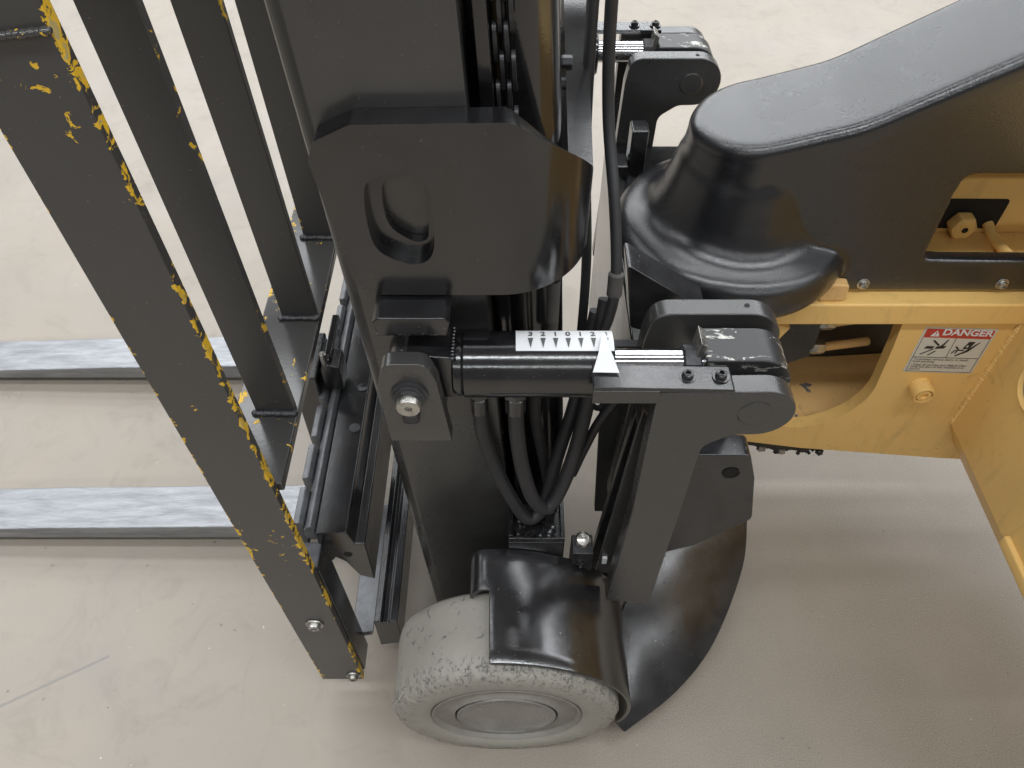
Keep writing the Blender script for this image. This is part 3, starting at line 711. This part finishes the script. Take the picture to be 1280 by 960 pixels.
# upper foot plate with a hole, under the chassis
fp = plate('foot_plate', 'plate_black', truck, fillet([(0.200, 0.545), (0.318, 0.545), (0.336, 0.49), (0.358, 0.380), (0.285, 0.300), (0.19, 0.25)], [0.002, .012, .02, .02, .004, .004], 5), 0.606, 0.640, 'y', bev=0.003)
fp['label'] = 'black foot plate with a round hole below the yellow frame'
lathe('foot_hole', 'void_black', fp, [(0.010, 0), (0.010, .0006), (0.0112, .0006), (0.012, .0015), (0.012, 0.0001)], (0.300, 0.606, 0.503), (0, -1, 0), 24)

# ---- rear guard: quarter-round sloping plate between the wheel and the foot
def guard():
    edge = catmull([(0.4264, 0.741, 0.17), (0.4125, 0.660, 0.15), (0.3530, 0.545, 0.12), (0.2795, 0.4665, 0.09), (0.186, 0.402, 0.045)], 6)
    ol = [(0.212, 0.610, 0.19), (0.263, 0.660, 0.18), (0.415, 0.739, 0.173)] + [tuple(p) for p in edge] + [(0.174, 0.412, 0.05), (0.178, 0.452, 0.09), (0.182, 0.562, 0.17)]
    ol = [(x, y, 0.18 - 0.376 * (x - 0.263) + 0.635 * (y - 0.66)) for x, y, z in ol]       # one flat plate
    bm = bmesh.new(); bm.faces.new([bm.verts.new(p) for p in ol])
    bmesh.ops.triangulate(bm, faces=bm.faces[:])
    bmesh.ops.recalc_face_normals(bm, faces=bm.faces)
    if sum(f.normal.z for f in bm.faces) < 0: bmesh.ops.reverse_faces(bm, faces=bm.faces)
    me = bpy.data.meshes.new('rear_guard'); bm.to_mesh(me); bm.free()
    for p in me.polygons: p.use_smooth = True
    o = link('rear_guard', me, 'plate_black', truck)
    s = o.modifiers.new('solid', 'SOLIDIFY'); s.thickness = 0.012; s.offset = -1
    b = o.modifiers.new('bevel', 'BEVEL'); b.width = 0.002; b.segments = 2; b.limit_method = 'ANGLE'; b.angle_limit = R(50)
    o['label'] = 'glossy black sloping quarter-round guard plate behind the wheel'
guard()

# ---- wheel
WC = Vector((-0.0085, 0.382, 0.171)); WR = 0.171
def wheel():
    bm = bmesh.new(); n = 220
    prof = [(0.112, 0.010), (0.118, 0.004), (0.130, 0.001), (0.148, 0.002), (0.160, 0.005), (0.1655, 0.009), (0.1690, 0.016), (0.1705, 0.030), (0.171, 0.045), (0.171, 0.06), (0.171, 0.08), (0.171, 0.113), (0.169, 0.125), (0.162, 0.132), (0.11, 0.132)]
    rings = []
    for i, (r, t) in enumerate(prof):
        ring = []
        for k in range(n):
            a = 2 * math.pi * k / n
            rr, tt = r, t
            if 3 <= i <= 7:      # torn, feathered shoulder
                q = math.sin(k * 1.7) * math.sin(k * 0.61 + 1) + random.uniform(-1, 1) * 0.9
                rr += 0.0011 * q; tt += 0.0012 * random.uniform(-1, 1)
            ring.append(bm.verts.new((WC.x + rr * math.cos(a), WC.y + tt, WC.z + rr * math.sin(a))))
        rings.append(ring)
    for i in range(len(rings) - 1):
        for k in range(n):
            f = bm.faces.new((rings[i][k], rings[i][(k + 1) % n], rings[i + 1][(k + 1) % n], rings[i + 1][k]))
            f.material_index = 0 if i >= 6 else 1
    w = finish(bm, 'wheel', 'tyre_tread', truck, ang=50)
    w.data.materials.append(MATS['tyre_side'])
    w['label'] = 'worn grey solid tyre on the front wheel'
    # torn rubber flakes along the shoulder
    bm = bmesh.new()
    for k in range(150):
        a = R(random.uniform(20, 168)); r = WR - random.uniform(0.0, 0.006)
        t = 0.006 + random.uniform(0, 0.014); s = random.uniform(0.003, 0.009); b_ = a + random.uniform(-0.03, 0.03)
        c = Vector((math.cos(a) * r, t, math.sin(a) * r)); d = Vector((math.cos(b_) * 0.5, -random.uniform(.2, 1.0), math.sin(b_) * 0.5)).normalized()
        sd = Vector((-math.sin(a), 0, math.cos(a))) * random.uniform(0.0008, 0.0022)
        up = Vector((math.cos(a), 0, math.sin(a))) * 0.0016
        v0, v1, v2, v3 = (bm.verts.new(WC + q) for q in (c - sd, c + sd, c + d * s + up * 0.4, c + up))
        bm.faces.new((v0, v1, v2)); bm.faces.new((v1, v3, v2)); bm.faces.new((v3, v0, v2))
    fk = finish(bm, 'torn_rubber', 'tyre_side', w, smooth=False); fk['kind'] = 'stuff'
    lathe('rim', 'dusty_rim', w, [(0.114, 0.03), (0.1125, 0.006), (0.1105, 0.0045), (0.108, 0.007), (0.1065, 0.012), (0.090, 0.012), (0.082, 0.009), (0.079, 0.006), (0.0775, 0.008), (0.0765, 0.016), (0.05, 0.022), (0.05, 0.03)], WC, (0, 1, 0), 96)
    lathe('hub_cap', 'hub_metal', w, [(0.0755, 0.022), (0.0755, 0.012), (0.0745, 0.0055), (0.0725, 0.0045), (0.070, 0.008), (0.066, 0.0105), (0.03, 0.0125), (0.002, 0.0125)], WC, (0, 1, 0), 96)
    bm = bmesh.new()
    lathe_bm([(0.004, 0), (0.006, .0012), (0.0075, 0.0)], WC + Vector((-0.016, 0.064, 0.1705)), (-0.09, 0, 1), 16, bm)
    finish(bm, 'balance_plug', 'tyre_side', w)
    return w
wheel()

# ---- fender: rolled sheet over the wheel, with the folded tab at its inner front corner
def fender():
    bm = bmesh.new(); N = 34; M = 8; rows = []
    for i in range(N + 1):
        a = R(97 - 117 * i / N); t = i / N
        r0 = 0.1835 + 0.006 * t
        row = []
        yf = 0.3985 - 0.004 * math.sin(t * math.pi)
        yb = 0.560
        for j in range(M + 1):
            y = yf + (yb - yf) * j / M
            rr = r0 + 0.022 * (j / M) * max(0, 1 - t * 1.4)
            row.append(bm.verts.new((WC.x + rr * math.cos(a), y, WC.z + rr * math.sin(a))))
        rows.append(row)
    for i in range(N):
        for j in range(M): bm.faces.new((rows[i][j], rows[i + 1][j], rows[i + 1][j + 1], rows[i][j + 1]))
    # tab: sheet continued forward over the inner third, folded down at its end
    prev = rows[0][5:]
    for k in range(1, 9):
        t = k / 8; cur = []
        for v in rows[0][5:]:
            ax_ = R(90 * t * 0.95)
            cur.append(bm.verts.new((v.co.x - 0.024 * math.sin(ax_) * 1.2, v.co.y, v.co.z + 0.003 * t - 0.036 * (1 - math.cos(ax_)))))
        for j in range(len(cur) - 1): bm.faces.new((prev[j], prev[j + 1], cur[j + 1], cur[j]))
        prev = cur
    bmesh.ops.recalc_face_normals(bm, faces=bm.faces)
    if sum(f.normal.z * f.calc_area() for f in bm.faces) < 0: bmesh.ops.reverse_faces(bm, faces=bm.faces)
    me = bpy.data.meshes.new('fender'); bm.to_mesh(me); bm.free()
    for p in me.polygons: p.use_smooth = True
    me.set_sharp_from_angle(angle=R(50))
    o = link('fender', me, 'black_worn', truck)
    s = o.modifiers.new('solid', 'SOLIDIFY'); s.thickness = 0.006; s.offset = -1
    b = o.modifiers.new('bevel', 'BEVEL'); b.width = 0.0018; b.segments = 2; b.limit_method = 'ANGLE'; b.angle_limit = R(50)
    o['label'] = 'curved black sheet fender over the grey front wheel'
fender()

# ---- pivot cover: moulded plastic dome running into an arm (remeshed into one skin)
CC = Vector((0.3285, 0.95, 0))
def cover():
    prof = [(0.150, 0.612), (0.166, 0.616), (0.1725, 0.632), (0.174, 0.650), (0.170, 0.668), (0.160, 0.679), (0.148, 0.684), (0.138, 0.687), (0.128, 0.694), (0.120, 0.704), (0.112, 0.722), (0.104, 0.748), (0.097, 0.775), (0.090, 0.79), (0.002, 0.79)]
    bm = lathe_bm(prof, CC, (0, 0, 1), 72)
    def zt(x):
        pts = [(0.20, 0.822), (0.33, 0.846), (0.434, 0.8755), (0.583, 0.960), (0.70, 1.027), (1.06, 1.232)]
        for (xa, za), (xb, zb) in zip(pts, pts[1:]):
            if x <= xb: return za + (zb - za) * (x - xa) / (xb - xa)
        return pts[-1][1]
    def stadium(off):
        r = 0.0885 + off; o = [(CC.x + r * math.cos(R(a)), CC.y + r * math.sin(R(a))) for a in range(90, 271, 5)]
        n = 36; o += [(CC.x + (1.05 - CC.x) * k / n, CC.y - r) for k in range(1, n + 1)]
        o += [(1.05 - (1.05 - CC.x) * k / n, CC.y + r) for k in range(0, n)]
        return o
    st = stadium(0.0); rings = []
    low = lambda x: 0.64 if x < 0.575 else 0.812
    for off, fz in ((0.007, lambda x: low(x)), (0.004, lambda x: zt(x) - 0.06), (0.0005, lambda x: zt(x) - 0.020), (-0.002, lambda x: zt(x) - 0.011), (-0.007, lambda x: zt(x) - 0.004), (-0.014, lambda x: zt(x) - 0.001), (-0.022, lambda x: zt(x))):
        o2 = stadium(off)
        if off > 0: o2 = [(x, y if x < CC.x else (CC.y - 0.0885 if y < CC.y else CC.y + 0.0885)) for x, y in o2]
        rings.append([bm.verts.new((x, y, fz(x))) for x, y in o2])
    N = len(rings[0])
    for a_, b_ in zip(rings, rings[1:]):
        for k in range(N): bm.faces.new((a_[k], a_[(k + 1) % N], b_[(k + 1) % N], b_[k]))
    for rg in (rings[0], rings[-1]):                       # close bottom and top as strips across the arm
        h_ = [rg[i] for i in range(N)]
        bmesh.ops.triangulate(bm, faces=[bm.faces.new(h_ if rg is rings[-1] else h_[::-1])])
    plate_bm([(0.40, 0.66), (0.468, 0.604), (1.05, 0.600), (1.05, 1.10), (0.705, 1.020), (0.590, 0.955), (0.445, 0.870), (0.40, 0.85)], 0.8605, 0.886, 'y',
             [fillet([(0.588, 0.664), (1.03, 0.656), (1.03, 0.806), (0.584, 0.806)], [.005, 0, 0, .02], 5)], bm)
    src = finish(bm, 'cover_source', None, None, ang=180)
    rm = src.modifiers.new('remesh', 'REMESH'); rm.mode = 'VOXEL'; rm.voxel_size = 0.0028
    sm = src.modifiers.new('smooth', 'SMOOTH'); sm.factor = 0.5; sm.iterations = 24
    dg = bpy.context.evaluated_depsgraph_get(); dg.update()
    me = bpy.data.meshes.new_from_object(src.evaluated_get(dg), depsgraph=dg)
    bpy.data.objects.remove(src); me.materials.clear()
    # true up the moulded top face and its rounded edge
    zs = lambda x: sum(zt(x + d) for d in (-0.02, -0.012, -0.005, 0, 0.005, 0.012, 0.02)) / 7
    RR = 0.015
    for v in me.vertices:
        x, y, z = v.co
        px_ = max(x, CC.x); dx_, dy_ = x - px_, y - CC.y; L = math.hypot(dx_, dy_)
        sd, zr = L - 0.0885, z - zs(x)
        if zr < -0.030 or x > 1.04: continue
        a_, b_ = sd + RR, zr + RR
        w_ = min(1.0, (zr + 0.030) / 0.015)
        if a_ > 0 and b_ > 0:
            m_ = math.hypot(a_, b_); a2, b2 = a_ / m_ * RR, b_ / m_ * RR
        elif b_ > 0 or a_ < -0.01: a2, b2 = a_, RR
        else: a2, b2 = (RR, b_)
        a2, b2 = a_ + (a2 - a_) * w_, b_ + (b2 - b_) * w_
        if L > 1e-5: x, y = px_ + dx_ / L * (a2 - RR + 0.0885), CC.y + dy_ / L * (a2 - RR + 0.0885)
        v.co = (x, y, zs(x) + b2 - RR)
    for p in me.polygons: p.use_smooth = True
    o = link('pivot_cover', me, 'cover_plastic', truck)
    sm = o.modifiers.new('smooth', 'SMOOTH'); sm.factor = 0.5; sm.iterations = 6
    o['label'] = 'moulded black plastic pivot cover, round dome running into a rising arm'
    return o
cov = cover()
for x in (0.516, 0.720):
    bolt_head('panel_screw', 'zinc', cov, (x, 0.8612, 0.6195), (0, -1, 0), 0.0065, 0.008)

# ---- yellow chassis
fr = plate('chassis_frame', 'yellow_paint', truck, fillet([(0.290, 0.557), (0.955, 0.557), (0.955, 0.185), (0.800, 0.198), (0.530, 0.230), (0.345, 0.266), (0.290, 0.29)], [0, 0, 0, .04, .05, .05, .01], 4), 0.845, 0.868, 'y',
           [fillet([(0.345, 0.562), (0.5935, 0.562), (0.600, 0.50)], [.01, .012, 0], 4) + [(0.606 - 0.108 * (1 - math.cos(R(a))), 0.405 - 0.113 * math.sin(R(a))) for a in range(0, 91, 6)] + [(0.42, 0.297), (0.36, 0.32), (0.345, 0.36)]], bev=0.0025)
fr['label'] = 'yellow painted chassis frame with an opening and a danger sticker'
box('top_bar', 'yellow_paint', fr, 0.290, 0.955, 0.836, 0.868, 0.5575, 0.600, 0.004, 3)
box('deck_plate', 'yellow_paint', fr, 0.290, 0.955, 0.8685, 1.20, 0.588, 0.602, 0.002)
plate('lower_beam', 'yellow_grimy', fr, [(0.30, 0.24), (0.72, 0.20), (0.72, 0.30), (0.60, 0.290), (0.30, 0.288)], 0.8685, 1.02, 'y', bev=0.004)
box('inner_wall', 'dull_black', fr, 0.30, 0.95, 1.02, 1.03, 0.21, 0.587, 0.002)
# interior behind the panel window
box('bulkhead', 'yellow_paint', fr, 0.55, 1.10, 1.000, 1.010, 0.603, 0.84, 0.002)
plate('bulkhead_slot', 'void_black', fr, fillet([(0.66, 0.612), (0.768, 0.612), (0.768, 0.668), (0.66, 0.669)], .008, 4), 0.9992, 0.9996, 'y', bev=0)
finish(hexnut_bm((0.705, 0.998, 0.627), (0, -1, 0), 0.0215, 0.022), 'stop_bolt', 'yellow_paint', fr, ang=20, bev=0.002)
lathe('bolt_hole', 'void_black', fr, [(0.005, 0), (0.005, .0006)], (0.706, 0.9758, 0.626), (0, -1, 0), 14)
tube('grease_pipe', 'yellow_paint', fr, [(0.752, 0.998, 0.622), (0.757, 0.97, 0.613), (0.768, 0.91, 0.611)], 0.008)
lathe('pivot_washer', 'dull_black', fr, [(0.035, 0), (0.035, .004), (0.02, .005)], (0.585, 0.94, 0.603), (0, 0, 1), 30)
# side wall that comes forward at the right edge
sw = plate('side_wall', 'yellow_paint', truck, fillet([(0.772, 0.74), (0.772, 0.306), (0.802, 0.246), (1.1, 0.246), (1.1, 0.74)], [0, .006, .004, 0, 0], 3), 0.22, 0.8445, 'y', bev=0.002)
sw['label'] = 'yellow side wall of the chassis at the right edge'
weld('weld_bead', 'yellow_paint', sw, (0.7725, 0.8435, 0.31), (0.7725, 0.8435, 0.60), 0.0055, 0.006)
lathe('bore_collar', 'yellow_paint', sw, [(0.045, 0), (0.045, .004), (0.040, .007), (0.036, .004), (0.036, -0.001)], (0.772, 0.738, 0.522), (-1, 0, 0), 40)
lathe('bore', 'dusty_rim', sw, [(0.036, 0), (0.036, 0.0012)], (0.772, 0.738, 0.522), (-1, 0, 0), 40)
plate('step_lug', 'yellow_paint', sw, fillet([(0.764, 0.300), (0.90, 0.300), (0.90, 0.330), (0.764, 0.322)], .004, 3), 0.50, 0.612, 'y', bev=0.006)
# threaded plug
pl = lathe('drain_plug', 'yellow_paint', truck, [(0.0175, 0), (0.0175, 0.024), (0.0165, 0.0262), (0.0140, 0.0262), (0.0135, 0.0225), (0.0115, 0.0225), (0.0110, 0.0255), (0.0065, 0.0255), (0.0060, 0.021)], (0.676, 0.845, 0.409), (0, -1, 0), 36)
pl['label'] = 'round yellow plug below the danger sticker'
bm = bmesh.new()
for k in range(9):
    a = 2 * math.pi * k / 9
    lathe_bm([(0.0016, 0), (0.0016, 0.0004)], (0.676 + 0.0126 * math.cos(a), 0.8222, 0.409 + 0.0126 * math.sin(a)), (0, -1, 0), 8, bm)
finish(bm, 'dirt_ring', 'grease', pl)['kind'] = 'stuff'
plate('stop_tab', 'yellow_grimy', fr, fillet([(0.448, 0.601), (0.492, 0.601), (0.488, 0.632), (0.462, 0.634)], .006, 4), 0.842, 0.8595, 'y', bev=0.004)
# machinery in the opening
blk2 = plate('valve_block', 'dull_black', truck, fillet([(0.375, 0.41), (0.455, 0.395), (0.470, 0.405), (0.505, 0.425), (0.500, 0.575), (0.385, 0.575)], [.004, .006, .006, .006, 0, 0], 3), 0.895, 0.975, 'y', bev=0.003)
blk2['label'] = 'dull black valve block inside the chassis opening'
for z in (0.495, 0.437):
    bm = hexnut_bm((0.498, 0.905, z), (1, 0, 0), 0.013, 0.026)
    finish(bm, 'union_nut', 'zinc', blk2, ang=20)
    lathe('feed_pipe', 'yellow_grimy', blk2, rod_prof(0.0075, 0.08), (0.524, 0.905, z), (1, 0.15, 0.02), 16)
# greasy loom slung under the frame
bm = bmesh.new()
path = [(0.315, 0.855, 0.283), (0.36, 0.853, 0.258), (0.42, 0.851, 0.245), (0.50, 0.853, 0.226), (0.555, 0.856, 0.222), (0.59, 0.86, 0.228)]
tube_bm(path, 0.009, 10, 10, bm, 0.25)
for p in catmull(path, 9):
    if random.random() < 0.75:
        s = random.uniform(0.003, 0.0085)
        bmesh.ops.create_icosphere(bm, subdivisions=1, radius=s, matrix=Matrix.Translation(p + Vector((random.uniform(-.006, .006), random.uniform(-.008, .004), -random.uniform(0.004, 0.014)))))
lm = finish(bm, 'greasy_loom', 'grease', truck, ang=70); lm['label'] = 'black greasy wiring loom along the lower edge of the yellow frame'
for x, z in ((0.395, 0.243), (0.452, 0.231), (0.49, 0.222)):
    finish(hexnut_bm((x, 0.845, z), (1, 0, -0.2), 0.007, 0.012), 'loom_clip', 'bolt_steel', lm, ang=20)

# ---- danger sticker (flat print on the frame)
SX0, SX1, SZ0, SZ1 = 0.633, 0.7465, 0.4425, 0.5455
SK = -0.045                                              # the sticker sits a little crooked
def sp(u, v, lift):                                      # u, v in 0..1 over the sticker
    return (SX0 + (SX1 - SX0) * u + 0.003 * (1 - v), 0.845 - lift, SZ0 + (SZ1 - SZ0) * v + SK * (SX1 - SX0) * u)
def print_poly(name, mat, pts, lift, parent):
    bm = bmesh.new(); bm.faces.new([bm.verts.new(sp(u, v, lift)) for u, v in pts])
    bmesh.ops.triangulate(bm, faces=bm.faces[:])
    return finish(bm, name, mat, parent, smooth=False)
def rect(a, b, c, d): return [(a, b), (c, b), (c, d), (a, d)]
bm = plate_bm([(0, 0), (1, 0), (1, 1), (0, 1)], 0, 1)
for v in bm.verts: v.co = Vector(sp(v.co.x, v.co.z, 0.0006 * (1 - v.co.y) + 0.00001))
stk = finish(bm, 'danger_sticker', 'sticker_white', truck, smooth=False)
stk['label'] = 'white and red DANGER sticker on the yellow frame'
print_poly('red_band', 'red_print', rect(.03, .785, .97, .97), 0.0009, stk)
for r_ in (rect(.028, .345, .972, .357), rect(.494, .35, .502, .785), rect(.028, .02, .036, .78), rect(.964, .02, .972, .78), rect(.028, .02, .972, .03)):
    print_poly('border_line', 'black_print', r_, 0.0009, stk)
def print_text(s, size, u, v, mat, lift=0.0012, bold=False, left=False, sx=1.0):
    me = text_mesh(s, size, bold)
    xs = [q.co.x for q in me.vertices]; x0 = min(xs)
    W, Hh = SX1 - SX0, SZ1 - SZ0
    for q in me.vertices:
        du = ((q.co.x - x0) if left else q.co.x) * sx / W; q.co = sp(u + du, v + q.co.y / Hh, lift)
    link('lettering', me, mat, stk)
print_text('DANGER', 0.0185, .61, .815, 'white_print', 0.0013, True, False, 1.05)
print_poly('alert_triangle', 'white_print', [(.115, .815), (.245, .815), (.18, .945)], 0.0012, stk)
print_poly('alert_mark', 'red_print', [(.171, .915), (.189, .915), (.184, .855), (.176, .855)], 0.0014, stk)
print_poly('alert_mark', 'red_print', rect(.173, .83, .187, .846), 0.0014, stk)
# pictograms: a person caught between a jaw, a hand caught between blades
for p in ([(.12, .545), (.235, .545), (.26, .60), (.145, .60)], [(.27, .545), (.40, .56), (.42, .615), (.29, .60)], [(.19, .72), (.215, .735), (.32, .63), (.30, .61)],
          [(.33, .60), (.36, .66), (.395, .755), (.41, .75), (.385, .645), (.36, .59)], [(.10, .42), (.25, .545), (.275, .54), (.115, .41)], [(.21, .40), (.29, .50), (.315, .50), (.235, .40)]):
    print_poly('pictogram', 'black_print', p, 0.0012, stk)
for p in ([(.66, .56), (.75, .565), (.79, .72), (.70, .72)], [(.60, .41), (.70, .50), (.85, .715), (.86, .705), (.76, .50), (.62, .395)], [(.54, .50), (.60, .545), (.69, .54), (.70, .515), (.60, .52)],
          [(.545, .60), (.565, .615), (.62, .555), (.60, .545)], [(.53, .455), (.56, .53), (.575, .525), (.55, .45)], [(.58, .455), (.60, .52), (.615, .515), (.597, .45)]):
    print_poly('pictogram', 'black_print', p, 0.0012, stk)
print_poly('pictogram', 'sticker_white', [(.695, .60), (.715, .595), (.725, .63), (.71, .65), (.695, .635)], 0.0014, stk)
for k, (s_, v_) in enumerate((('To prevent serious injury or death', .275), ('from pinching:', .222), ('\u2022 Keep all persons and objects clear', .148), ('while any part of this machine is in', .098), ('motion.', .048))):
    print_text(s_, 0.0068, .06, v_, 'black_print', 0.0012, False, True, 0.93)
